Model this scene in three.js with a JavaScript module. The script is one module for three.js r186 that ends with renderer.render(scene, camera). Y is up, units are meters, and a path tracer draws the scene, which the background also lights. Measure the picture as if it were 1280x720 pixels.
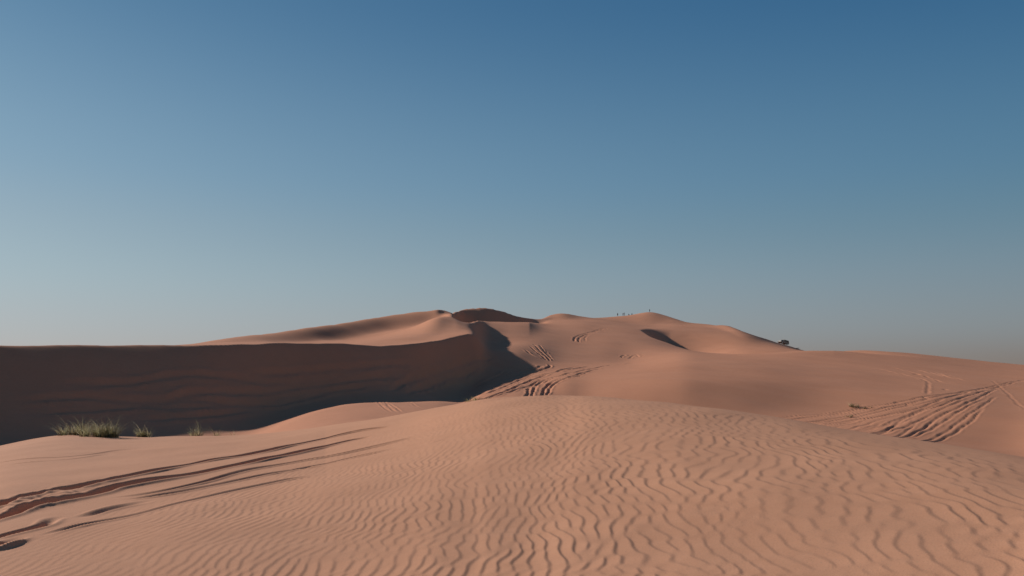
import * as THREE from 'three';
import { createNoise2D } from 'simplex-noise';
import { mergeGeometries } from 'three/addons/utils/BufferGeometryUtils.js';
import { MarchingCubes } from 'three/addons/objects/MarchingCubes.js';
import { RoundedBoxGeometry } from 'three/addons/geometries/RoundedBoxGeometry.js';

// ---------------------------------------------------------------- camera, sky, sun, exposure
const scene = new THREE.Scene();
const camera = new THREE.PerspectiveCamera(2 * Math.atan(360 / 989) * 180 / Math.PI, 16 / 9, 0.1, 20000);
camera.position.set(0, 1.6, 0);
camera.lookAt(0, 1.6, -100);
camera.setViewOffset(1280, 720, 0, -108, 1280, 720);          // rising front, the camera itself is level
const EXPOSURE = 1.5;
const renderer = new THREE.WebGLRenderer({ antialias: true });
renderer.setSize(1024, 576);
renderer.toneMapping = THREE.LinearToneMapping;
renderer.toneMappingExposure = EXPOSURE;
renderer.shadowMap.enabled = true;

const SUN_AZ = THREE.MathUtils.degToRad(-60), SUN_EL = THREE.MathUtils.degToRad(25);
const sunDir = new THREE.Vector3(Math.sin(SUN_AZ) * Math.cos(SUN_EL), Math.sin(SUN_EL), -Math.cos(SUN_AZ) * Math.cos(SUN_EL));
const sun = new THREE.DirectionalLight(new THREE.Color().setRGB(1, 0.965, 0.92), 2.76);
sun.position.copy(sunDir).multiplyScalar(800);
sun.castShadow = true;
Object.assign(sun.shadow.camera, { left: -500, right: 500, top: 500, bottom: -500, near: 1, far: 2000 });
sun.shadow.mapSize.set(4096, 4096);
sun.shadow.radius = 3;
scene.add(sun, sun.target);

// clear, slightly dusty late-afternoon air: colour by height above the horizon, paler towards the sun
{
  const W = 512, H = 256, data = new Float32Array(W * H * 4), s = (c) => Math.pow((c / 255 + 0.055) / 1.055, 2.4);
  const stops = [0, 3, 6.2, 10, 14, 26, 50, 90];
  const away = [[130, 120, 113], [132, 139, 142], [121, 140, 151], [100, 132, 151], [83, 123, 151], [43, 91, 132], [30, 60, 99], [23, 47, 83]];
  const near = [[185, 179, 174], [177, 183, 185], [164, 182, 190], [146, 170, 185], [126, 158, 181], [79, 120, 155], [43, 77, 115], [28, 52, 88]];
  const tan = (t, c, i) => i === 0 || i === stops.length - 1 ? 0 : (s(t[i + 1][c]) - s(t[i - 1][c])) / (stops[i + 1] - stops[i - 1]);
  const pick = (t, e) => { let i = 0; while (i < stops.length - 2 && e > stops[i + 1]) i++; const h = stops[i + 1] - stops[i], k = Math.min(1, Math.max(0, (e - stops[i]) / h)), k2 = k * k, k3 = k2 * k; return [0, 1, 2].map((c) => (2 * k3 - 3 * k2 + 1) * s(t[i][c]) + (k3 - 2 * k2 + k) * h * tan(t, c, i) + (3 * k2 - 2 * k3) * s(t[i + 1][c]) + (k3 - k2) * h * tan(t, c, i + 1)); };
  const q = (d) => Math.exp(-d / 60), d = new THREE.Vector3();
  for (let j = 0; j < H; j++) for (let i = 0; i < W; i++) {
    const el = ((j + 0.5) / H - 0.5) * Math.PI, az = ((i + 0.5) / W - 0.5) * 2 * Math.PI;
    d.set(Math.cos(el) * Math.cos(az), Math.sin(el), Math.cos(el) * Math.sin(az));
    const g = Math.acos(Math.min(1, Math.max(-1, d.dot(sunDir)))) * 180 / Math.PI, w = Math.max(0, (q(g) - q(93)) / (q(33) - q(93)));
    const e = Math.max(0, el * 180 / Math.PI), a = pick(away, e), b = pick(near, e), o = (j * W + i) * 4;
    const back = g > 90 ? Math.cos(g * Math.PI / 180) ** 2 : 0;      // molecular scattering is weakest at right angles to the sun and grows again beyond
    for (let c = 0; c < 3; c++) data[o + c] = (a[c] + (b[c] - a[c]) * w) * (1 + back * [0.95, 0.75, 0.6][c]) / EXPOSURE;
    data[o + 3] = 1;
  }
  const sky = new THREE.DataTexture(data, W, H, THREE.RGBAFormat, THREE.FloatType);
  sky.mapping = THREE.EquirectangularReflectionMapping; sky.magFilter = sky.minFilter = THREE.LinearFilter; sky.needsUpdate = true;
  scene.background = sky; scene.environment = sky;
}

// ---------------------------------------------------------------- relief of the dunes
// The dune field is drawn with break lines (crests, brinks, toes, hollows), each a row of surveyed points [x, y, z] in metres.
const LINES = {
  ground_by_tripod: [[-0,-0.15,2.6],[-2.13,-0.1,1.49],[-2.59,-0.05,-0.23],[-2.3,-0.02,-1.22],[-2.38,0,-2.5],[-1.87,0,-2.5],[-1.62,0,-2.5],[-1.42,0,-2.5],[-1.24,0,-2.5],[-1.04,0,-2.5],[-0.86,0,-2.5],[-0.66,0,-2.5],[-0.48,0,-2.5],[-0.33,0,-2.5],[-0.24,0,-2.5],[-0.19,0,-2.5],[-0.15,0,-2.5],[-0.12,0,-2.5],[-0.09,0,-2.5],[-0.04,0,-2.5],[0.03,0,-2.5],[0.08,0,-2.5],[0.13,0,-2.5],[0.16,0,-2.5],[0.22,0,-2.5],[0.32,0,-2.5],[0.38,0,-2.5],[0.43,0,-2.5],[0.49,0,-2.5],[0.55,0,-2.5],[0.64,0,-2.5],[0.75,0,-2.5],[0.85,0,-2.5],[0.99,0,-2.5],[1.24,0,-2.5],[1.44,0,-2.5],[1.62,0,-2.5],[2.17,-0.05,-2.5],[3.79,-0.1,-2.4],[2.39,-0.15,-0.21],[2.05,-0.15,1.43],[0,-0.15,2.6]],
  slope_low: [[-0,-0.4,6],[-4.91,-0.3,3.44],[-5.98,-0.2,-0.52],[-5.3,-0.15,-2.82],[-5.23,-0.15,-5.5],[-4.94,-0.082,-6.6],[-4.14,-0.031,-6.4],[-3.62,-0.031,-6.4],[-3.17,-0.031,-6.4],[-2.63,-0.018,-6.35],[-2.18,-0.018,-6.35],[-1.68,-0.031,-6.4],[-1.22,-0.018,-6.35],[-0.83,-0.005,-6.3],[-0.6,0.007,-6.25],[-0.47,0.007,-6.25],[-0.38,0.007,-6.25],[-0.3,0.007,-6.25],[-0.21,0.015,-6.22],[-0.09,0.02,-6.2],[0.06,0.02,-6.2],[0.2,0.02,-6.2],[0.31,0.033,-6.15],[0.39,0.038,-6.13],[0.54,0.046,-6.1],[0.76,0.058,-6.05],[0.91,0.066,-6.02],[1.04,0.071,-6],[1.18,0.079,-5.97],[1.3,0.089,-5.93],[1.5,0.102,-5.88],[1.74,0.114,-5.83],[1.95,0.13,-5.77],[2.25,0.148,-5.7],[2.75,0.186,-5.55],[3.14,0.211,-5.45],[3.46,0.237,-5.35],[4,0.35,-4.6],[6.31,-0.25,-4],[4.48,-0.4,-0.39],[4.1,-0.45,2.87],[0,-0.4,6]],
  slope_mid: [[-0,-1.1,14],[-11.47,-0.9,8.03],[-13.95,-0.8,-1.22],[-12.36,-0.7,-6.57],[-11.41,-0.6,-12],[-10.1,-0.5,-13.5],[-8.15,-0.082,-12.6],[-7.08,-0.068,-12.5],[-6.09,-0.042,-12.3],[-4.97,-0.002,-12],[-4.02,0.038,-11.7],[-2.94,0.105,-11.2],[-2.04,0.185,-10.6],[-1.33,0.245,-10.15],[-0.95,0.279,-9.9],[-0.74,0.295,-9.78],[-0.59,0.305,-9.7],[-0.46,0.316,-9.62],[-0.33,0.328,-9.53],[-0.14,0.339,-9.45],[0.09,0.352,-9.35],[0.3,0.363,-9.27],[0.47,0.372,-9.2],[0.58,0.381,-9.13],[0.79,0.399,-9],[1.12,0.419,-8.85],[1.33,0.432,-8.75],[1.5,0.446,-8.65],[1.69,0.459,-8.55],[1.85,0.472,-8.45],[2.14,0.486,-8.35],[2.45,0.506,-8.2],[2.74,0.519,-8.1],[3.15,0.532,-8],[3.86,0.559,-7.8],[4.41,0.579,-7.65],[4.79,0.545,-7.4],[5.04,0.45,-5.8],[7.89,-0.35,-5],[6.97,-0.8,-0.61],[8.19,-1,5.74],[0,-1.1,14]],
  foreground_crest: [[-0,-1.6,22],[-19.66,-1.3,13.77],[-23.91,-1.3,-2.09],[-22.07,-1.3,-11.74],[-22.81,-1.3,-24],[-18.71,-1,-25],[-16.5,-0.746,-25.5],[-14.27,-0.273,-25.2],[-12.39,-0.422,-25],[-10.28,-0.343,-24.8],[-8.35,-0.255,-24.3],[-6.05,0.042,-23],[-4.23,0.288,-22],[-2.76,0.538,-21],[-1.95,0.728,-20.3],[-1.51,0.825,-19.9],[-1.19,0.896,-19.6],[-0.92,0.953,-19.4],[-0.66,0.998,-19.2],[-0.29,1.042,-18.9],[0.19,1.08,-18.5],[0.59,1.101,-18.2],[0.91,1.11,-18],[1.14,1.111,-17.9],[1.5,1.124,-17],[2.05,1.109,-16.2],[2.38,1.092,-15.7],[2.66,1.074,-15.3],[2.94,1.05,-14.9],[3.18,1.021,-14.5],[3.56,0.982,-13.9],[3.94,0.933,-13.2],[4.27,0.887,-12.6],[4.65,0.824,-11.8],[5.2,0.719,-10.5],[5.59,0.634,-9.7],[5.82,0.581,-9],[6.26,0.4,-7.2],[9.46,-0.6,-6],[8.97,-1.1,-0.78],[11.47,-1.4,8.03],[0,-1.6,22]],
  foreground_foot: [[-0,-1.8,28],[-22.94,-1.4,16.06],[-27.89,-1.4,-2.44],[-24.72,-1.4,-13.15],[-25.66,-1.5,-27],[-22.45,-1.7,-30],[-18.77,-1.35,-29],[-15.57,-1.45,-27.5],[-13.67,-1.55,-27.6],[-11.44,-1.5,-27.6],[-9.49,-1.35,-27.6],[-7.1,-0.8,-27],[-5.38,-0.5,-28],[-3.68,-0.5,-28],[-2.69,-0.6,-28],[-2.12,-0.7,-28],[-1.7,-0.8,-28],[-1.33,-0.9,-28],[-0.96,-0.9,-28],[-0.42,-1,-28],[0.28,-1.1,-28],[0.91,-1.2,-28],[1.42,-1.2,-28],[1.78,-1.2,-28],[2.46,-1.2,-28],[3.54,-1.6,-28],[4.25,-1.62,-28],[4.87,-1.638,-28],[5.52,-1.656,-28],[6.14,-1.674,-28],[7.16,-1.702,-28],[8.05,-1.736,-27],[9.15,-1.768,-27],[10.25,-1.812,-26],[12.39,-1.9,-25],[13.83,-2.15,-24],[14.88,-2.3,-23],[16.52,-2.3,-19],[20.51,-2.3,-13],[14.94,-2,-1.31],[16.38,-2,11.47],[0,-1.8,28]],
  valley_floor: [[-0,-1.8,34],[-26.21,-1.4,18.35],[-30.88,-1.4,-2.7],[-27.37,-1.4,-14.55],[-26.9,-1.5,-28.3],[-23.2,-1.5,-31],[-20.71,-1.7,-32],[-18.4,-1.75,-32.5],[-16.35,-1.75,-33],[-14.1,-1.7,-34],[-12.03,-1.55,-35],[-10.52,-0.6,-40],[-8.65,-0.15,-45],[-6.18,-0.15,-47],[-4.71,-0.2,-49],[-3.79,-0.35,-50],[-3.15,-0.5,-52],[-2.52,-0.45,-53],[-1.86,-0.4,-54],[-0.83,-0.35,-55],[0.57,-0.3,-56],[1.88,-0.4,-58],[2.93,-0.7,-58],[3.63,-0.9,-57],[4.84,-1.3,-55],[6.7,-1.55,-53],[8.04,-1.6,-53],[9.22,-1.6,-53],[10.45,-1.62,-53],[11.63,-1.65,-53],[13.56,-1.7,-53],[15.81,-1.75,-53],[17.95,-1.8,-53],[20.51,-1.9,-52],[23.29,-2.25,-47],[25.94,-2.7,-45],[27.83,-3,-43],[26.09,-2.3,-30],[34.7,-2.4,-22],[21.92,-2.4,-1.92],[22.94,-2.3,16.06],[0,-1.8,34]],
  lee_toe: [[-0,-1.4,48],[-36.86,-0.4,25.81],[-41.84,-0.4,-3.66],[-35.32,-1,-18.78],[-28.51,-1.4,-30],[-25.81,-1.35,-34.5],[-23.62,-1.35,-36.5],[-21.52,-1.4,-38],[-19.82,-1.4,-40],[-17.2,-1.35,-41.5],[-15.37,-1.25,-44.7],[-13.54,-0.35,-51.5],[-11.24,0.2,-58.5],[-8.41,0.2,-64],[-6.72,0.2,-70],[-5.54,0.2,-73],[-4.61,0.3,-76],[-3.66,0.35,-77],[-2.65,0.65,-77],[-1.18,1,-78],[0.8,1.3,-79],[2.56,1.4,-79],[3.87,1.25,-76.5],[4.71,1.25,-74],[6.6,1.28,-75],[9.23,1.32,-73],[10.84,1.35,-71.5],[12.17,1.36,-70],[13.6,1.35,-69],[14.92,1.32,-68],[17.52,1.27,-68.5],[20.58,1.18,-69],[23.71,1.05,-70],[28,0.8,-71],[33.2,0.1,-67],[35.73,-0.5,-62],[38.18,-1.1,-59],[40,-1.4,-46],[53.63,-1.9,-34],[35.86,-1.9,-3.14],[32.77,-1.8,22.94],[0,-1.4,48]],
  lee_brink: [[-0,0.6,70],[-50.79,3.6,35.56],[-51.8,5.8,-4.53],[-42.38,6,-22.53],[-35.17,5,-37],[-31.43,3.8,-42],[-28.47,3.113,-44],[-26.05,3.251,-46],[-23.78,3.396,-48],[-20.73,3.546,-50],[-18.39,3.737,-53.5],[-15.77,3.875,-60],[-12.78,4.021,-66.5],[-9.6,4.442,-73],[-7.68,5.078,-80],[-6.37,5.549,-84],[-5.28,5.954,-87],[-4.28,6.241,-90],[-3.16,4.5,-92],[-1.43,4.35,-94],[0.96,4.05,-95],[3.14,3.6,-97],[5.06,3.35,-100],[6.5,3.25,-102],[9.24,3.25,-105],[14.28,3.5,-113],[18.05,3.7,-119],[20.52,4,-118],[23.27,4.4,-118],[25.89,4.7,-118],[29.67,4.3,-116],[34,4.15,-114],[38.28,3.95,-113],[44.56,3.55,-113],[53.51,2.55,-108],[60.52,1.8,-105],[67.95,1.35,-105],[82.61,0.4,-95],[126.19,-0.4,-80],[69.73,-0.4,-6.1],[57.34,0,40.15],[0,0.6,70]],
  back_slope: [[-0,0.6,90],[-65.53,3.6,45.89],[-61.76,5.1,-5.4],[-49.45,5.2,-26.29],[-43.72,4.4,-46],[-37.41,3.2,-50],[-33.65,2.9,-52],[-30.58,3.2,-54],[-27.75,3.4,-56],[-24.04,3.6,-58],[-21.31,4,-62],[-18.14,4,-69],[-14.6,4.5,-76],[-10.78,5.1,-82],[-8.55,5.9,-89],[-7.05,6.5,-93],[-5.82,6.9,-96],[-5.04,7.6,-106],[-3.95,6.3,-115],[-1.85,6.5,-122],[1.31,7.1,-130],[4.53,7.8,-140],[7.58,8.3,-150],[9.68,8.2,-152],[13.72,8.1,-156],[20.48,8.5,-162],[25.03,8.5,-165],[28.7,8.2,-165],[32.53,7.6,-165],[36.2,7,-165],[42.98,6.2,-168],[50.71,6.2,-170],[50.81,6.15,-150],[69.01,7.528,-175],[91.66,6.651,-185],[106.62,4.686,-185],[119.72,3.564,-185],[147.83,1.6,-170],[220.83,0.6,-140],[109.58,0.6,-9.59],[81.92,0.6,57.36],[0,0.6,90]],
  middle_ridge: [[-0,1.6,130],[-98.3,2.6,68.83],[-109.58,3.6,-9.59],[-88.29,3.6,-46.95],[-85.54,3.1,-90],[-67.34,3.1,-90],[-61.48,3.3,-95],[-56.62,3.8,-100],[-39.64,3.9,-80],[-34.82,4.5,-84],[-30.94,5,-90],[-25.76,5.3,-98],[-20.36,6.1,-106],[-14.2,7.6,-108],[-10.76,9.5,-112],[-8.95,10,-118],[-7.16,9.176,-118],[-7.13,11.337,-150],[-6.53,13.838,-190],[-3.03,14.502,-200],[2.14,15.319,-212],[7.28,16.115,-225],[11.88,16.76,-235],[15.29,17.131,-240],[21.55,17.578,-245],[33.11,18.025,-262],[39.74,17.362,-262],[45.57,16.7,-262],[51.66,16.303,-262],[56.61,15.557,-258],[61.4,13.733,-240],[59.66,9.891,-200],[66.05,8.738,-195],[94.64,7.6,-240],[118.91,5.6,-240],[138.32,3.6,-240],[155.31,2.6,-240],[208.7,0.6,-240],[315.47,0.6,-200],[149.43,0.6,-13.07],[114.68,1.6,80.3],[0,1.6,130]],
  far_hollow: [[-0,1.6,180],[-139.26,1.6,97.51],[-159.39,1.6,-13.94],[-132.44,2.6,-70.42],[-114.05,2.6,-120],[-89.79,2.6,-120],[-77.65,3.1,-120],[-67.95,4.1,-120],[-47.07,4.4,-95],[-40.63,5.1,-98],[-37.82,6.1,-110],[-32.07,6.6,-122],[-25.94,8,-135],[-19.06,10.2,-145],[-14.41,11.686,-150],[-11,12.449,-145],[-12.13,11.6,-200],[-10.46,12.1,-220],[-7.63,12.6,-222],[-3.43,13.1,-226],[2.39,14.6,-236],[8.25,17.1,-255],[15.17,22.075,-300],[19.11,22.227,-300],[27.27,22.82,-310],[41.71,23.6,-330],[51.57,23.6,-340],[60,23.6,-345],[69.01,23.9,-350],[74.6,22.6,-340],[79.3,19.467,-310],[71.59,12.884,-240],[91.46,11.647,-270],[126.19,8.6,-320],[158.54,5.6,-320],[184.43,3.1,-320],[207.08,1.6,-320],[278.26,0.6,-320],[410.11,0.6,-260],[199.24,0.6,-17.43],[155.64,1.6,108.98],[0,1.6,180]],
  skyline_ridge: [[-0,1.6,260],[-212.98,1.6,149.13],[-259.01,2.6,-22.66],[-229.57,3.6,-122.06],[-190.09,3.6,-200],[-149.65,3.6,-200],[-129.42,4.6,-200],[-107.58,5.8,-190],[-56.98,5.2,-115],[-47.26,5.923,-114],[-41.94,7.274,-122],[-35.23,9.391,-134],[-28.43,11.551,-148],[-21.03,13.976,-160],[-15.56,14.786,-162],[-15.17,17.07,-200],[-14.56,21.547,-240],[-11.55,22.165,-243],[-8.46,22.693,-246],[-3.79,22.202,-250],[2.61,20.774,-258],[9.71,21.772,-300],[17.19,26.696,-340],[21.98,27.902,-345],[33.43,28.65,-380],[54.35,31.6,-430],[66.73,33.855,-440],[77.39,36.246,-445],[85.77,33.136,-435],[87.77,27.566,-400],[98.49,25.346,-385],[85.01,16.297,-285],[116.86,14.716,-345],[141.96,9.6,-360],[198.18,5.6,-400],[230.54,2.6,-400],[258.85,0.6,-400],[347.83,-0.4,-400],[552.07,-0.4,-350],[298.86,-0.4,-26.15],[229.36,0.6,160.6],[0,1.6,260]],
};

const clamp = (v, a, b) => Math.min(b, Math.max(a, v));
const smooth = (a, b, v) => { const t = clamp((v - a) / (b - a), 0, 1); return t * t * (3 - 2 * t); };
const mix = (a, b, t) => a + (b - a) * t;
function rng(seed) { let s = seed >>> 0; return () => { s = (s + 0x6D2B79F5) | 0; let t = Math.imul(s ^ (s >>> 15), 1 | s); t = (t + Math.imul(t ^ (t >>> 7), 61 | t)) ^ t; return ((t ^ (t >>> 14)) >>> 0) / 4294967296; }; }
const noiseA = createNoise2D(rng(11)), noiseB = createNoise2D(rng(29)), noiseC = createNoise2D(rng(47));
function slopes(X, Y) {                                     // monotone cubic tangents
  const n = X.length, d = [], m = new Array(n).fill(0);
  for (let i = 0; i < n - 1; i++) d.push((Y[i + 1] - Y[i]) / (X[i + 1] - X[i]));
  m[0] = d[0]; m[n - 1] = d[n - 2];
  for (let i = 1; i < n - 1; i++) {
    if (d[i - 1] * d[i] <= 0) continue;
    const a = X[i] - X[i - 1], b = X[i + 1] - X[i], w1 = 2 * b + a, w2 = b + 2 * a;
    m[i] = (w1 + w2) / (w1 / d[i - 1] + w2 / d[i]);
  }
  return m;
}
function hermite(x0, x1, y0, y1, m0, m1, x) {
  const h = x1 - x0, t = (x - x0) / h, t2 = t * t, t3 = t2 * t;
  return (2 * t3 - 3 * t2 + 1) * y0 + (t3 - 2 * t2 + t) * h * m0 + (-2 * t3 + 3 * t2) * y1 + (t3 - t2) * h * m1;
}
class Curve {
  constructor(X, Y) { this.X = X; this.Y = Y; this.m = slopes(X, Y); }
  at(x) { const { X, Y, m } = this; let i = 0; while (i < X.length - 2 && x > X[i + 1]) i++; return hermite(X[i], X[i + 1], Y[i], Y[i + 1], m[i], m[i + 1], clamp(x, X[0], X[X.length - 1])); }
}
const bearing = (x, z) => Math.atan2(x, -z);
const STEP = 0.0015, COUNT = Math.ceil(2 * Math.PI / STEP);
function soften(curve, wide) {                                     // wind rounds every line a little along its length
  const raw = new Float64Array(COUNT + 1), out = new Float64Array(COUNT + 1);
  for (let i = 0; i <= COUNT; i++) raw[i] = curve.at(Math.min(Math.PI, -Math.PI + i * STEP));
  for (let i = 0; i <= COUNT; i++) {
    const a = -Math.PI + i * STEP, s = mix(0.022, 0.0045, smooth(-0.16, -0.09, a) * (1 - smooth(0.0, 0.05, a)) + 0.6 * smooth(0.02, 0.05, a) * (1 - smooth(0.2, 0.3, a))) * wide / STEP, n = Math.ceil(2.5 * s);
    let t = 0, w = 0; for (let k = -n; k <= n; k++) { const g = Math.exp(-0.5 * (k / s) ** 2); t += g * raw[(i + k + COUNT) % COUNT]; w += g; }
    out[i] = t / w;
  }
  return { at: (a) => { const u = clamp((a + Math.PI) / STEP, 0, COUNT - 1e-6), i = Math.floor(u); return mix(out[i], out[i + 1], u - i); } };
}
const lines = Object.values(LINES).map((pts, q) => {
  const a = pts.map(([x, , z]) => bearing(x, z));
  return { dist: soften(new Curve(a, pts.map(([x, , z]) => Math.log(Math.hypot(x, z)))), q > 9 ? 0.45 : 1), high: soften(new Curve(a, pts.map((p) => p[1])), q > 9 ? 0.45 : 1) };
});
const LINE = Object.fromEntries(Object.keys(LINES).map((k, i) => [k, i]));
function section(a) {                                        // the relief along one bearing
  const R = [0.01], Y = [lines[0].high.at(a) * 0.5];
  for (const l of lines) { R.push(Math.exp(l.dist.at(a))); Y.push(l.high.at(a)); }
  R.push(900, 6000); Y.push(-6, -8);
  Y[0] = 0.02;
  const m = slopes(R, Y), mi = m.slice(), mo = m.slice();
  const i = LINE.lee_brink + 1, s = smooth(-2.2, -1.4, a) * (1 - smooth(-0.07, -0.025, a));     // sharp brink of the shaded dune
  const dIn = (Y[i] - Y[i - 1]) / (R[i] - R[i - 1]), dOut = (Y[i + 1] - Y[i]) / (R[i + 1] - R[i]);
  mi[i] = mix(m[i], dIn * 0.9, s); mo[i] = mix(m[i], dOut, s);
  mi[i - 1] = mo[i - 1] = mix(m[i - 1], Math.min(dIn * 0.5, 0.3), s * 0.8);
  const k = LINE.skyline_ridge + 1, sk = smooth(-0.085, -0.07, a) * (1 - smooth(-0.02, 0.045, a));
  mi[k] = mix(m[k], 0.9 * (Y[k] - Y[k - 1]) / (R[k] - R[k - 1]), sk); 
  return { R, Y, mi, mo };
}
function along({ R, Y, mi, mo }, r) {
  let i = 0; while (i < R.length - 2 && r > R[i + 1]) i++;
  return hermite(R[i], R[i + 1], Y[i], Y[i + 1], mo[i], mi[i + 1], r);
}
function hollow(x, z) {                                       // blown-out bowl on the far slope, its steep side facing right
  const ax = 43.5, az = -262, bx = 35.5, bz = -166, L = Math.hypot(bx - ax, bz - az), ux = (bx - ax) / L, uz = (bz - az) / L;
  const t = ((x - ax) * ux + (z - az) * uz) / L; if (t < -0.3 || t > 1.5) return 0;
  let s = (x - ax) * -uz * -1 + (z - az) * ux * -1; s = ((x - ax) * uz - (z - az) * ux); s += 5 * Math.sin(t * 3.1) - 1.5;
  const w = smooth(-0.25, 0.35, t) * (1 - smooth(0.9, 1.2, t));
  return -6.3 * w * smooth(-1, 7.5, s) * (1 - smooth(9, 46, s));
}
const unevenness = (x, z, r) => {
  const far = smooth(22, 60, r), vfar = smooth(110, 200, r), f2 = 1 - smooth(600, 900, r);
  return far * 0.1 * noiseA(x * 0.03, z * 0.03) + far * 0.022 * noiseB(x * 0.14, z * 0.14) + vfar * f2 * 0.4 * noiseC(x * 0.016, z * 0.016)
    + far * 0.05 * noiseC(x * 0.05 + z * 0.03, (z - x * 0.6) * 0.22) + far * (1 - vfar) * 0.16 * noiseB(x * 0.055 + 7, z * 0.055) * smooth(-2, -12, x)
    + (1 - far) * (0.012 * noiseA(x * 0.5, z * 0.5) + 0.035 * noiseB(x * 0.13, z * 0.13)) + smooth(500, 900, r) * 5 * noiseA(x * 0.004, z * 0.004);
};
function bare(x, z, sec) {
  const r = Math.hypot(x, z);
  return along(sec ?? section(bearing(x, z)), r) + unevenness(x, z, r) + hollow(x, z);
}
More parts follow.
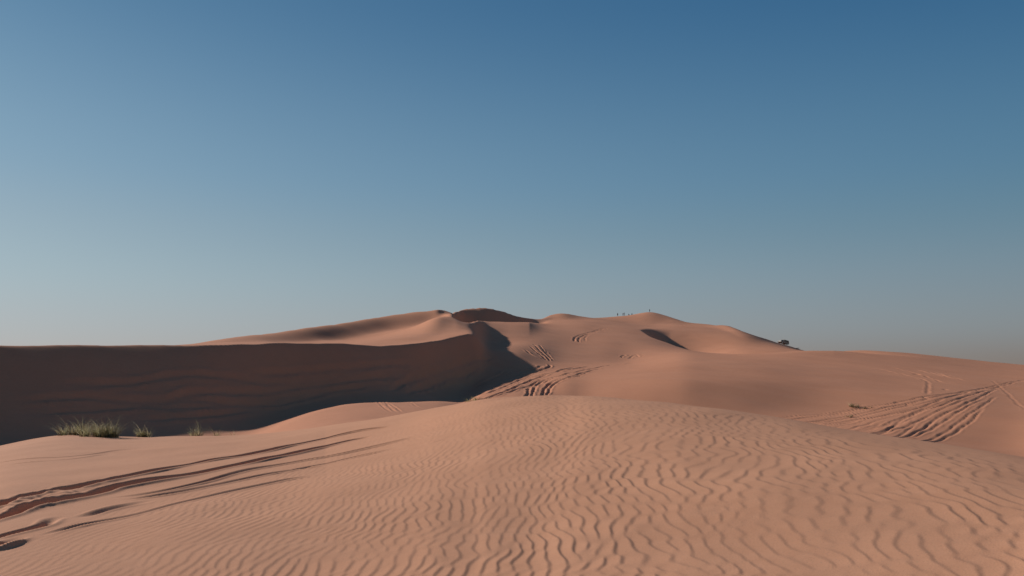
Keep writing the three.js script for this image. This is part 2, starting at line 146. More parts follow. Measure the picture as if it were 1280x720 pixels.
// ---------------------------------------------------------------- wheel tracks pressed into the sand: [[x, z] ...], half width, depth, berm
const TRACKS = {
  near: [
    [[[-6.66,-9.41],[-6.57,-10.15],[-6.59,-10.91],[-6.41,-11.4],[-6.19,-12.05],[-6.0,-12.9],[-5.77,-13.75],[-5.51,-14.72],[-5.14,-15.88],[-4.76,-17.13],[-3.72,-18.41],[-2.73,-18.26]], 0.0976, 0.0842, 0.03],
    [[[-5.98,-8.45],[-5.9,-9.11],[-6.0,-9.87],[-5.91,-10.25],[-5.75,-10.95],[-5.75,-11.37],[-5.58,-11.84],[-5.17,-12.57],[-4.91,-13.13],[-4.56,-14.08],[-4.08,-15.53],[-3.44,-16.69],[-2.91,-16.72]], 0.115, 0.104, 0.03],
    [[[-5.38,-10.42],[-4.87,-10.86],[-4.58,-11.7],[-4.23,-13.08],[-3.63,-13.81],[-3.13,-14.14],[-2.6,-14.46],[-1.58,-14.63]], 0.0749, 0.0227, 0.02],
    [[[-5.08,-10.25],[-4.57,-10.75],[-4.08,-11.86],[-3.46,-12.67],[-2.87,-12.8]], 0.0691, 0.0194, 0.02],
    [[[-4.94,-8.93],[-4.9,-9.6],[-4.79,-9.93],[-4.58,-10.29]], 0.0864, 0.0389, 0.01],
    [[[-4.8,-7.94],[-4.6,-8.62],[-4.31,-9.26],[-4.07,-10.05],[-3.66,-10.95],[-3.26,-11.51],[-2.88,-11.86]], 0.056, 0.0198, 0.015],
    [[[-5.31,-7.51],[-5.18,-8.0],[-5.03,-8.48],[-5.16,-8.91],[-5.16,-9.15]], 0.0864, 0.0713, 0.02],
    [[[-5.01,-7.08],[-4.88,-7.54],[-4.96,-8.02]], 0.092, 0.0842, 0.05],
    [[[-10.59,-15.41],[-10.46,-16.17],[-9.23,-16.43],[-8.92,-18.26],[-8.68,-18.67]], 0.0576, 0.0194, 0.01],
    [[[-9.89,-15.29],[-8.86,-15.75],[-8.7,-17.2]], 0.0461, 0.013, 0.01],
    [[[-1.98,-14.0],[-1.61,-13.86],[-1.47,-13.83]], 0.0461, 0.0324, 0.02],
    [[[-1.39,-13.11],[-1.21,-13.32],[-0.94,-13.42]], 0.0518, 0.0389, 0.03],
    [[[-3.76,-11.98],[-3.36,-12.8],[-2.93,-13.19],[-2.34,-13.61],[-1.95,-13.81]], 0.0461, 0.0194, 0.02],
  ],
  middle: [
    [[[0.84,-53.67],[1.29,-63.66],[1.53,-68.96],[2.41,-74.54],[3.9,-77.12],[5.64,-79.63],[8.91,-88.17],[12.61,-98.21]], 0.176, 0.105, 0.0535],
    [[[1.05,-54.58],[1.7,-64.56],[2.05,-69.93],[2.85,-74.25],[4.28,-76.97],[6.07,-80.1]], 0.166, 0.095, 0.0535],
    [[[1.68,-54.98],[2.56,-64.94],[2.95,-69.37],[3.85,-73.22],[5.35,-75.59],[7.39,-81.23],[10.87,-89.59]], 0.176, 0.105, 0.0535],
    [[[1.83,-56.46],[3.05,-66.39],[3.45,-69.65],[4.25,-72.49],[5.8,-75.44],[7.9,-81.39]], 0.166, 0.095, 0.0535],
    [[[-2.58,-56.9],[-0.34,-66.65],[1.51,-74.69],[3.21,-79.47],[5.74,-84.71],[9.52,-94.18]], 0.209, 0.095, 0.0669],
    [[[-3.9,-70.21],[-1.33,-73.07],[0.96,-79.47],[3.96,-87.12],[4.43,-93.24]], 0.221, 0.095, 0.0713],
    [[[-4.89,-74.4],[-2.41,-79.31],[-0.42,-82.38],[2.15,-84.88],[3.63,-89.77]], 0.221, 0.095, 0.0713],
    [[[-4.29,-73.22],[-1.95,-77.12],[0.41,-80.91],[2.74,-84.54]], 0.199, 0.0856, 0.0669],
    [[[-2.56,-63.28],[-0.71,-70.35],[1.18,-77.58],[4.13,-81.72],[7.41,-91.58]], 0.199, 0.0856, 0.0669],
    [[[-1.69,-59.72],[0.0,-65.34],[2.05,-72.49]], 0.199, 0.0856, 0.0669],
    [[[-4.28,-76.97],[-1.48,-81.39],[0.0,-85.39]], 0.199, 0.0761, 0.0669],
    [[[-0.94,-62.15],[1.04,-68.27],[3.81,-75.44],[6.68,-82.54]], 0.166, 0.0761, 0.0446],
    [[[2.59,-116.39],[3.07,-108.31],[3.74,-102.62],[4.46,-95.88]], 0.193, 0.095, 0.0535],
    [[[3.41,-124.82],[3.82,-111.16],[4.48,-103.04],[4.68,-96.46]], 0.193, 0.095, 0.0535],
    [[[4.34,-126.33],[4.53,-112.06],[5.06,-102.22]], 0.193, 0.0761, 0.0535],
    [[[1.61,-105.96],[2.23,-100.19],[3.15,-97.43],[4.44,-99.79]], 0.193, 0.0761, 0.0535],
    [[[4.86,-114.55],[4.97,-106.81],[5.24,-99.59]], 0.166, 0.0665, 0.0446],
    [[[11.77,-151.21],[13.41,-165.77],[17.88,-186.14],[23.86,-210.68],[27.77,-219.71]], 0.231, 0.162, 0.0713],
    [[[12.61,-150.31],[14.13,-164.45],[19.09,-188.76],[24.66,-210.26],[27.27,-214.08]], 0.231, 0.162, 0.0713],
    [[[14.14,-153.65],[16.13,-171.5],[20.6,-192.18],[25.94,-210.26]], 0.199, 0.105, 0.0624],
    [[[16.67,-122.11],[18.78,-129.91],[19.78,-127.85],[22.38,-132.53]], 0.221, 0.095, 0.0535],
    [[[17.58,-119.93],[20.56,-131.21],[20.23,-125.07],[21.5,-128.11]], 0.221, 0.095, 0.0535],
    [[[12.36,-96.27],[18.58,-108.1],[22.09,-103.04]], 0.193, 0.057, 0.0446],
    [[[-7.73,-48.42],[-6.57,-43.9],[-5.28,-38.71]], 0.0883, 0.0286, 0.0178],
    [[[-9.88,-56.81],[-7.47,-45.06],[-5.92,-39.02]], 0.0883, 0.0286, 0.0178],
    [[[-9.67,-57.95],[-6.82,-43.81],[-5.59,-38.63]], 0.0883, 0.0286, 0.0178],
    [[[-7.93,-58.54],[-5.68,-46.06],[-4.67,-42.01]], 0.0883, 0.0238, 0.0133],
    [[[-25.61,-39.57],[-23.03,-42.18],[-19.69,-44.25],[-16.68,-48.51],[-13.68,-56.36],[-9.42,-66.52]], 0.3, 0.1, 0.08],
    [[[-25.05,-38.71],[-21.11,-42.6],[-16.28,-47.36],[-12.61,-56.69]], 0.28, 0.1, 0.08],
    [[[-25.3,-39.1],[-22.13,-42.1],[-17.38,-45.24],[-14.09,-53.61],[-10.62,-61.78]], 0.25, 0.08, 0.07],
    [[[-17.25,-50.19],[-13.31,-59.84],[-8.62,-71.05]], 0.28, 0.1, 0.06],
    [[[-24.79,-42.27],[-20.45,-45.97],[-16.15,-51.51],[-11.94,-62.15]], 0.3, 0.08, 0.08],
    [[[-20.61,-41.6],[-17.31,-43.9],[-15.24,-48.61]], 0.25, 0.08, 0.08],
    [[[-9.86,-60.92],[-7.87,-70.77],[-4.94,-81.39],[-1.8,-89.23]], 0.28, 0.1, 0.08],
    [[[-8.45,-61.9],[-6.66,-73.22],[-3.38,-83.54]], 0.28, 0.1, 0.08],
  ],
  right: [
    [[[13.11,-52.56],[21.87,-57.38],[25.91,-59.6],[30.17,-61.9],[37.45,-67.59],[48.29,-79.47],[63.14,-96.08]], 0.133, 0.0682, 0.0319],
    [[[14.64,-51.46],[23.16,-56.69],[27.9,-59.6],[32.75,-62.9],[42.67,-72.63],[62.14,-94.55]], 0.133, 0.0682, 0.0319],
    [[[15.55,-51.61],[24.53,-56.02],[28.95,-58.19],[33.5,-62.28],[46.83,-77.58]], 0.133, 0.0758, 0.0319],
    [[[15.53,-51.13],[23.98,-56.47],[28.93,-59.6],[35.32,-64.69]], 0.119, 0.0529, 0.0266],
    [[[13.81,-52.66],[22.63,-57.38],[27.23,-59.84],[32.7,-63.41]], 0.119, 0.0454, 0.0266],
    [[[18.31,-43.18],[24.28,-51.2],[27.87,-56.02],[30.48,-58.54],[33.42,-61.04],[45.54,-74.99]], 0.146, 0.081, 0.0287],
    [[[18.02,-45.93],[25.01,-53.08],[28.66,-56.81],[31.45,-59.24]], 0.133, 0.054, 0.0246],
    [[[14.92,-44.47],[21.92,-51.61],[25.05,-54.8],[28.03,-57.15]], 0.133, 0.0432, 0.0204],
    [[[16.11,-48.1],[23.73,-54.58],[26.48,-56.92]], 0.119, 0.0378, 0.0204],
    [[[16.7,-45.05],[23.55,-52.34],[26.8,-55.8]], 0.119, 0.0432, 0.0204],
    [[[20.97,-44.55],[27.25,-52.34],[30.49,-56.36],[33.56,-59.48],[38.81,-65.73],[47.33,-77.12]], 0.146, 0.0702, 0.0246],
    [[[18.69,-41.7],[24.57,-49.79],[28.37,-55.02],[31.18,-58.19]], 0.119, 0.0432, 0.0204],
    [[[22.03,-44.09],[28.5,-51.72],[32.24,-56.13],[35.05,-59.36],[41.9,-68.27]], 0.133, 0.054, 0.0204],
    [[[22.25,-43.73],[28.79,-51.3],[32.48,-55.57],[36.12,-60.44]], 0.133, 0.054, 0.0204],
    [[[46.32,-101.81],[44.29,-90.31],[43.5,-83.54],[38.88,-73.95],[33.95,-64.82]], 0.199, 0.0324, 0.0182],
    [[[50.86,-107.02],[47.04,-91.58],[44.56,-80.42],[46.47,-77.89]], 0.199, 0.0324, 0.0182],
    [[[53.35,-105.54],[49.31,-90.31],[48.67,-83.7]], 0.199, 0.0486, 0.0287],
    [[[52.87,-99.59],[50.52,-90.85],[51.78,-87.99]], 0.199, 0.0486, 0.0287],
    [[[53.88,-89.41],[48.92,-79.31],[40.63,-63.79],[37.8,-57.95]], 0.165, 0.0216, 0.0109],
    [[[17.09,-52.59],[25.68,-57.72],[32.48,-61.78],[41.69,-70.49]], 0.14, 0.0488, 0.035],
    [[[17.6,-51.39],[26.08,-56.69],[30.73,-59.6]], 0.14, 0.0488, 0.035],
    [[[17.64,-45.99],[24.69,-53.08],[29.65,-58.07],[34.98,-62.9]], 0.14, 0.0488, 0.035],
    [[[18.94,-45.21],[25.5,-52.76],[29.71,-57.61]], 0.14, 0.0488, 0.035],
    [[[20.31,-46.43],[27.16,-53.72],[32.35,-59.24],[37.46,-64.43]], 0.14, 0.0488, 0.035],
    [[[22.03,-45.65],[28.61,-53.18],[32.88,-58.07],[39.46,-65.6]], 0.14, 0.0488, 0.035],
    [[[14.71,-54.77],[23.82,-58.89],[29.13,-61.29]], 0.14, 0.0488, 0.035],
    [[[28.85,-62.03],[30.73,-59.6],[33.28,-58.77]], 0.14, 0.0488, 0.035],
  ],
  feet: [
    [[[30.17,-61.9]], 0.25, 0.1, 0],
    [[[33.22,-63.79]], 0.3, 0.1, 0],
    [[[30.43,-60.92]], 0.2, 0.1, 0],
    [[[47.33,-77.12]], 0.3, 0.12, 0],
    [[[46.85,-91.58]], 0.4, 0.15, 0],
    [[[39.02,-71.2]], 0.3, 0.12, 0],
  ],
};
const CELL = 1.2, cells = new Map(), key = (i, k) => i * 100003 + k, samples = [];
let trackCount = 0;
function addTracks(list, step, fade) {
  for (const [pts, w, depth, berm] of list) {
    const id = trackCount++;
    const v = pts.map(([x, z]) => new THREE.Vector3(x, 0, z));
    const curve = v.length > 1 ? new THREE.CatmullRomCurve3(v, false, 'centripetal') : null, L = curve ? curve.getLength() : 0, n = curve ? Math.max(2, Math.ceil(L / step)) : 0;
    for (let i = 0; i <= n; i++) {
      const p = curve ? curve.getPointAt(i / n) : v[0], s = L * i / Math.max(n, 1);
      const end = curve ? smooth(0, fade, s) * smooth(0, fade, L - s) : 1;
      const rough = 0.95 + 0.25 * noiseA(s * 0.3 + id * 13.1, id * 7.7) + 0.2 * noiseB(s * 0.4, id * 3.1);
      const wob = 0.25 * w * noiseC(s * 0.25, id * 5.3);
      samples.push([p.x + wob, p.z, w * (1 + 0.25 * noiseB(s * 0.4, id * 9.7)), depth * end * Math.max(0.15, rough), berm * end * Math.max(0.1, 0.8 + 0.6 * noiseC(s * 0.5, id * 2.9)), id]);
      const k = key(Math.floor((p.x + wob) / CELL), Math.floor(p.z / CELL));
      if (!cells.has(k)) cells.set(k, []);
      cells.get(k).push(samples.length - 1);
    }
  }
}
addTracks(TRACKS.near, 0.04, 0.6); addTracks(TRACKS.middle, 0.15, 3); addTracks(TRACKS.right, 0.12, 4); addTracks(TRACKS.feet, 1, 1);
const best = new Map();
function pressed(x, z) {                                       // [height change, how much the wheel wiped the ripples]
  const ci = Math.floor(x / CELL), ck = Math.floor(z / CELL);
  best.clear();
  for (let i = -1; i <= 1; i++) for (let k = -1; k <= 1; k++) {
    const list = cells.get(key(ci + i, ck + k)); if (!list) continue;
    for (const q of list) { const s = samples[q], dx = x - s[0], dz = z - s[1], d = dx * dx + dz * dz, b = best.get(s[5]); if (!b || d < b[0]) best.set(s[5], [d, s]); }
  }
  let cut = 0, rise = 0, wipe = 0;
  for (const [d2, s] of best.values()) {
    const d = Math.sqrt(d2) / s[2]; if (d > 3.2) continue;
    cut = Math.max(cut, s[3] * (1 - smooth(0.1, 1.1, d)));
    rise = Math.max(rise, s[4] * Math.exp(-((d - 1.45) ** 2) / 0.18) * (1 - 0) );
    wipe = Math.max(wipe, 1 - smooth(1, 2, d));
  }
  return [cut > 0.001 ? rise * 0.3 - cut : rise, wipe];
}
// ---------------------------------------------------------------- wind ripples: a narrow band of wave directions, so crests wander, fork and end
const waves = (() => {
  const r = rng(5), g = () => (r() + r() + r() + r() - 2) * 1.0, out = [];
  for (let i = 0; i < 26; i++) { const a = 0.10 + g() * 0.55, k = 2 * Math.PI / 0.148 * (1 + g() * 0.16); out.push([Math.cos(a) * k, Math.sin(a) * k, r() * 6.2832]); }
  return out;
})();
function ripple(x, z) {
  const xr = clamp(x, 0, 6), wx = x - 0.028 * xr * xr - 0.5 * 0.7 * Math.log1p(Math.exp((-x - 0.3) / 0.7)) + 0.16 * noiseA(x * 0.35, z * 0.35) + 0.05 * noiseB(x * 1.2, z * 1.2), wz = z + 0.22 * noiseB(x * 0.3 + 9, z * 0.3);
  let re = 0, im = 0;
  for (const [kx, kz, p] of waves) { const t = kx * wx + kz * wz + p; re += Math.cos(t); im += Math.sin(t); }
  const m = Math.hypot(re, im) / Math.sqrt(waves.length), t = (Math.atan2(im, re) / (2 * Math.PI) + 1) % 1;     // t grows to the right, down wind
  const c = 0.7, h = t < c ? Math.pow(t / c, 1.25) : 0.5 + 0.5 * Math.cos(Math.PI * (t - c) / (1 - c));
  return (h - 0.5) * smooth(0.05, 0.9, m);
}
const railX = (d) => d < 13 ? -7.3 : d < 16.6 ? mix(-7.3, -6.2, (d - 13) / 3.6) : d < 18.6 ? mix(-6.2, -3.6, (d - 16.6) / 2) : -2.6 + (d - 18.6) * 2;
function sandAt(x, z, sec) {
  const r = Math.hypot(x, z), a = bearing(x, z);
  sec = sec ?? section(a);
  let y = bare(x, z, sec);
  const [cut, wipe] = r < 260 ? pressed(x, z) : [0, 0];
  y += cut;
  if (r < 24 && z < 0) {
    const crest = sec.R[LINE.foreground_crest + 1], d = -z;
    let amp = 0.0085 * (0.75 + 0.35 * noiseC(x * 0.4, z * 0.4));
    amp *= 1 - smooth(crest - 1.5, crest + 1.0, r) * mix(0.7, 1, smooth(0, 0.4, a));
    amp *= mix(0.12, 1, smooth(-0.3, 0.6, x - railX(d)));
    amp *= 1 - 0.75 * smooth(-1.9, -0.2, railX(d) + 1.9 - x) * smooth(-0.2, 0.3, x - railX(d)) * 1;
    amp *= mix(0.72, 1, smooth(-2.5, 1, x)) * (1 - wipe) * mix(1.2, 0.6, smooth(6.5, 16, r));
    if (amp > 1e-4) y += amp * ripple(x, z);
    // sand thrown about between the ruts
    const churn = smooth(0.2, 1, 1 - Math.hypot((x + 6.3) / 1.1, (d - 10.5) / 3.2)) ;
    if (churn > 0) y += churn * (0.03 * noiseA(x * 2.2, z * 1.4) + 0.012 * noiseB(x * 6, z * 5));
  }
  return y;
}
// ---------------------------------------------------------------- the sand sheet, cut into the dunes it is made of
function sandTexture(px, seed, fine) {
  const n = createNoise2D(rng(seed)), R = rng(seed + 1), T = new Uint8Array(px * px * 4), tile = (f, u, v) => { const x = u * f, y = v * f; return mix(mix(n(x, y), n(x - f, y), u), mix(n(x, y - f), n(x - f, y - f), u), v); };
  for (let j = 0; j < px; j++) for (let i = 0; i < px; i++) {
    const u = i / px, v = j / px, o = (j * px + i) * 4;
    const g = 0.5 * tile(6, u, v) + 0.35 * tile(19, u, v), s = R() - 0.5, q = R();
    if (fine) { const b = 128 + 34 * s + 40 * tile(60, u, v) + 24 * g; T[o] = T[o + 1] = T[o + 2] = b; }
    else { const dark = q < 0.02 ? -26 : q > 0.985 ? 18 : 0; T[o] = 236 + 6 * g + 22 * s + dark; T[o + 1] = 234 + 8 * g + 24 * s + dark; T[o + 2] = 232 + 10 * g + 26 * s + dark; }
    T[o + 3] = 255;
  }
  const t = new THREE.DataTexture(T, px, px); t.wrapS = t.wrapT = THREE.RepeatWrapping; t.magFilter = THREE.LinearFilter; t.minFilter = THREE.LinearMipmapLinearFilter; t.generateMipmaps = true;
  t.repeat.set(1 / 1.9, 1 / 1.9); if (!fine) t.colorSpace = THREE.SRGBColorSpace; t.needsUpdate = true; return t;
}
const sandMat = new THREE.MeshPhysicalMaterial({ specularIntensity: 0.25, color: new THREE.Color().setRGB(0.73, 0.355, 0.205), vertexColors: true, map: sandTexture(1024, 71, false), bumpMap: sandTexture(1024, 83, true), bumpScale: 0.0025, roughness: 1, metalness: 0 });
{
  const A = [], half = 0.64, n = 1000;
  for (let i = 0; i <= n; i++) A.push(-half + 2 * half * i / n);
  for (let a = half + 0.012, s = 0.014; a < 2 * Math.PI - half - 0.005; a += s) { A.push(a); s = Math.min(0.06, s * 1.15); }
  const R = [0.02, 0.4, 0.8, 1.3, 1.8, 2.4, 3, 3.4, 3.8, 4.2, 4.6, 4.9];
  for (let r = 5.2; r < 21.5; r += 0.03) R.push(r);
  for (let r = 21.53; r < 46; r *= 1.0052) R.push(r);
  for (let r = 46.2; r < 130; r *= 1.0042) R.push(r);
  for (let r = 130.6; r < 480; r *= 1.007) R.push(r);
  for (let r = 485; r < 6000; r *= 1.07) R.push(r);
  const na = A.length, nr = R.length, N = na * nr, pos = new Float32Array(N * 3), col = new Float32Array(N * 3), uv = new Float32Array(N * 2), zone = new Uint8Array(N);
  for (let i = 0; i < na; i++) {
    const a = A[i] > Math.PI ? A[i] - 2 * Math.PI : A[i], sec = section(a), sx = Math.sin(a), cz = -Math.cos(a);
    const foot = sec.R[LINE.foreground_foot + 1], toe = sec.R[LINE.lee_toe + 1] - 3, back = sec.R[LINE.back_slope + 1];
    for (let j = 0; j < nr; j++) {
      const r = R[j], x = r * sx, z = r * cz, k = i * nr + j;
      pos[3 * k] = x; pos[3 * k + 1] = sandAt(x, z, sec); pos[3 * k + 2] = z;
      uv[2 * k] = x; uv[2 * k + 1] = z;
      const p = 0.5 * noiseA(x * 0.09 + 40, z * 0.05) + 0.35 * noiseB(x * 0.6, z * 0.6) + 0.25 * noiseC(x * 0.012, z * 0.012);   // redder and paler sand lying in patches
      const red = r < foot ? 0 : 1;                          // the coarse ripple sand is paler than the finer red sand of the dunes behind
      col[3 * k] = 1 + 0.03 * p; col[3 * k + 1] = (1 + 0.05 * p) * (1 - 0.09 * red); col[3 * k + 2] = (1 + 0.065 * p) * (1 - 0.11 * red);
      zone[k] = r < foot ? 0 : r < toe ? 1 : r < back ? (a < 0.0 ? 2 : 3) : 4;
    }
  }
  const nor = new Float32Array(N * 3), e1 = [0, 0, 0], faces = [[], [], [], [], []];
  const tri = (a, b, c) => {
    const ax = pos[3 * a], ay = pos[3 * a + 1], az = pos[3 * a + 2], ux = pos[3 * b] - ax, uy = pos[3 * b + 1] - ay, uz = pos[3 * b + 2] - az, vx = pos[3 * c] - ax, vy = pos[3 * c + 1] - ay, vz = pos[3 * c + 2] - az;
    const nx = uy * vz - uz * vy, ny = uz * vx - ux * vz, nz = ux * vy - uy * vx;
    for (const q of [a, b, c]) { nor[3 * q] += nx; nor[3 * q + 1] += ny; nor[3 * q + 2] += nz; }
    faces[zone[a]].push(a, b, c);
  };
  for (let i = 0; i < na; i++) for (let j = 0; j < nr - 1; j++) {
    const a = i * nr + j, b = ((i + 1) % na) * nr + j;
    tri(a, b, a + 1); tri(b, b + 1, a + 1);
  }
  for (let k = 0; k < N; k++) { const l = Math.hypot(nor[3 * k], nor[3 * k + 1], nor[3 * k + 2]) || 1; nor[3 * k] /= l; nor[3 * k + 1] /= l; nor[3 * k + 2] /= l; }
  const names = ['foreground_dune', 'valley_floor', 'shaded_dune', 'sunlit_dune', 'far_dunes'];
  const says = ['rippled red sand dune in the foreground with wheel ruts', 'low sand floor between the dunes', 'large sand dune with its steep side in shadow', 'broad smooth sunlit sand dune crossed by wheel tracks', 'sunlit far dunes rising to the skyline'];
  const map = new Int32Array(N);
  faces.forEach((f, q) => {
    map.fill(-1); let n = 0; const idx = new Uint32Array(f.length), list = [];
    f.forEach((v, t) => { if (map[v] < 0) { map[v] = n++; list.push(v); } idx[t] = map[v]; });
    const take = (src, w) => { const o = new Float32Array(n * w); list.forEach((v, t) => { for (let c = 0; c < w; c++) o[t * w + c] = src[v * w + c]; }); return new THREE.BufferAttribute(o, w); };
    const g = new THREE.BufferGeometry();
    g.setAttribute('position', take(pos, 3)); g.setAttribute('normal', take(nor, 3)); g.setAttribute('uv', take(uv, 2)); g.setAttribute('color', take(col, 3)); g.setIndex(new THREE.BufferAttribute(idx, 1));
    const m = new THREE.Mesh(g, sandMat); m.name = names[q]; m.userData = { kind: 'structure', label: says[q] }; m.castShadow = m.receiveShadow = true; scene.add(m);
  });
}
// ---------------------------------------------------------------- things standing on the sand
const used = new Map();
function numbered(n) { const k = used.get(n) ?? 0; used.set(n, k + 1); return k ? n + '_' + String(k).padStart(3, '0') : n; }
function thing(name, label, category, x, z, turn = 0, group) {
  const o = new THREE.Group(); o.name = numbered(name); o.position.set(x, sandAt(x, z), z); o.rotation.y = turn;
  o.userData = { label, category }; if (group) o.userData.group = group;
  scene.add(o); return o;
}
function part(name, geo, mat, parent) { const m = new THREE.Mesh(geo, mat); m.name = name; m.castShadow = m.receiveShadow = true; parent.add(m); return m; }

// grass: curved tapering blades fanning out of many roots
function blades(root, list, R) {
  const P = [], N = [], C = [], I = [];
  for (const [bx, bz, h, lean, dir, w, tint] of list) {
    const by = sandAt(root.position.x + bx, root.position.z + bz) - root.position.y - 0.02, dx = Math.cos(dir), dz = Math.sin(dir), face = dir + Math.PI / 2 + (R() - 0.5) * 1.6, wx = Math.cos(face), wz = Math.sin(face), s0 = P.length / 3, K = 4;
    for (let k = 0; k <= K; k++) {
      const t = k / K, out = lean * h * t * t, up = h * (t - 0.28 * lean * t * t), ww = w * (1 - t * 0.9);
      for (const s of [-1, 1]) { P.push(bx + dx * out + wx * ww * s, by + up, bz + dz * out + wz * ww * s); N.push(dx * 0.4, 0.75, dz * 0.4 + 0.2); C.push(...tint); }
      if (k) { const a = s0 + 2 * k - 2; I.push(a, a + 1, a + 2, a + 1, a + 3, a + 2); }
    }
  }
  const g = new THREE.BufferGeometry(); g.setAttribute('position', new THREE.Float32BufferAttribute(P, 3)); g.setAttribute('normal', new THREE.Float32BufferAttribute(N, 3)); g.setAttribute('color', new THREE.Float32BufferAttribute(C, 3)); g.setIndex(I); return g;
}
const bladeMat = new THREE.MeshPhysicalMaterial({ vertexColors: true, roughness: 0.85, specularIntensity: 0.3, transmission: 0.25, thickness: 0, side: THREE.DoubleSide });
function grass(label, x, z, rx, rz, h, count, seed, green, group) {
  const o = thing('grass_tuft', label, 'grass tuft', x, z, 0, group), R = rng(seed), G = [], D = [], tufts = Math.max(3, Math.round(count / 45)), roots = [];
  for (let i = 0; i < tufts; i++) { const a = R() * 6.283, q = Math.sqrt(R()); roots.push([Math.cos(a) * q * rx, Math.sin(a) * q * rz, 0.65 + 0.5 * R()]); }
  for (let i = 0; i < count; i++) {
    const [cx, cz, s] = roots[i % tufts], a = R() * 6.283, q = R() * Math.max(0.09, rx * 0.3), dry = R() > green, v = 0.75 + 0.5 * R();
    const tint = dry ? [0.55 * v, 0.43 * v, 0.22 * v] : [0.36 * v, 0.31 * v, 0.125 * v];
    const dir = a + (R() - 0.5) * 0.8;
    (dry ? D : G).push([cx + Math.cos(a) * q, cz + Math.sin(a) * q, h * s * (0.35 + 0.85 * R() * R() + 0.15 * R()), 0.4 + 0.75 * R(), dir, 0.0035 + 0.003 * R(), tint]);
  }
  part('green_blades', blades(o, G, R), bladeMat, o); part('dry_blades', blades(o, D, R), bladeMat, o);
  return o;
}
grass('long low olive grass tuft on the crown of the sand mound', -13.5, -24.5, 0.5, 0.18, 0.68, 420, 101, 0.55);
grass('largest dense bushy grass tuft with a shadow trailing over the sand', -12.25, -23.5, 0.48, 0.22, 0.74, 700, 102, 0.6);
grass('sparse grass tuft on the crest next to the largest tuft', -11.65, -25.0, 0.34, 0.12, 0.52, 230, 103, 0.6);
grass('tall thin straw-tipped grass tuft alone on the low crest', -10.15, -25.2, 0.2, 0.1, 0.62, 150, 104, 0.45);
grass('small sparse grass tuft between the tall straw-tipped tuft and the shade edge', -9.45, -25.2, 0.13, 0.08, 0.5, 80, 105, 0.5);
grass('faint little grass tuft ending the row along the low crest', -8.85, -25.1, 0.13, 0.08, 0.45, 70, 106, 0.5);
grass('small green grass tuft behind the rippled foreground crest', -0.98, -20.3, 0.13, 0.1, 0.24, 150, 107, 0.85);
grass('tiny pale grass sprig beside the green crest tuft', -0.58, -20.0, 0.02, 0.02, 0.15, 40, 108, 0.5);
grass('low straw-coloured grass tuft edging the fan of wheel tracks', 24.3, -57.2, 0.35, 0.25, 0.32, 170, 109, 0.2);
grass('wider dry grass tuft on the sunlit dune above the wheel tracks', 26.1, -60.6, 0.55, 0.3, 0.5, 300, 110, 0.3);
grass('flat sprawling dry grass tuft next to the wider dry tuft', 27.0, -60.0, 0.3, 0.15, 0.34, 220, 111, 0.2);

// scrub far off on the skyline
const twigMat = new THREE.MeshStandardMaterial({ color: new THREE.Color().setRGB(0.16, 0.11, 0.07), roughness: 0.95 });
const leafMat = new THREE.MeshStandardMaterial({ vertexColors: true, roughness: 0.9, side: THREE.DoubleSide });
function shrub(label, x, z, rx, h, n, seed, tone, group) {
  const o = thing('desert_shrub', label, 'shrub', x, z, 0, group), R = rng(seed), tw = [], P = [], C = [], I = [];
  for (let i = 0; i < 14; i++) {
    const a = R() * 6.283, l = 0.5 + 0.5 * R(), end = new THREE.Vector3(Math.cos(a) * rx * l, h * (0.5 + 0.4 * R()), Math.sin(a) * rx * l * 0.7);
    tw.push(new THREE.TubeGeometry(new THREE.QuadraticBezierCurve3(new THREE.Vector3(0, -0.05, 0), new THREE.Vector3(end.x * 0.4, end.y * 0.8, end.z * 0.4), end), 5, 0.015, 4));
    for (let k = 0; k < n / 14; k++) {
      const c = end.clone().multiplyScalar(0.45 + 0.6 * R()).add(new THREE.Vector3((R() - 0.5) * 0.3 * rx, (R() - 0.5) * 0.3 * h, (R() - 0.5) * 0.3 * rx)), s = 0.03 + 0.04 * R(), v = 0.7 + 0.6 * R(), q = P.length / 3;
      for (let m = 0; m < 3; m++) { P.push(c.x + (R() - 0.5) * 2 * s, Math.max(0, c.y + (R() - 0.5) * 2 * s), c.z + (R() - 0.5) * 2 * s); C.push(tone[0] * v, tone[1] * v, tone[2] * v); }
      I.push(q, q + 1, q + 2);
    }
  }
  part('twigs', mergeGeometries(tw), twigMat, o);
  const g = new THREE.BufferGeometry(); g.setAttribute('position', new THREE.Float32BufferAttribute(P, 3)); g.setAttribute('color', new THREE.Float32BufferAttribute(C, 3)); g.setIndex(I); g.computeVertexNormals();
  part('foliage', g, leafMat, o);
}
shrub('wide pale grey-green shrub on the crest of the broad sunlit dune', 109.2, -186, 1.0, 0.6, 900, 201, [0.2, 0.2, 0.13]);
shrub('narrow pale shrub farther down the broad sunlit dune crest', 113.6, -185.5, 0.7, 0.5, 600, 202, [0.24, 0.22, 0.15]);

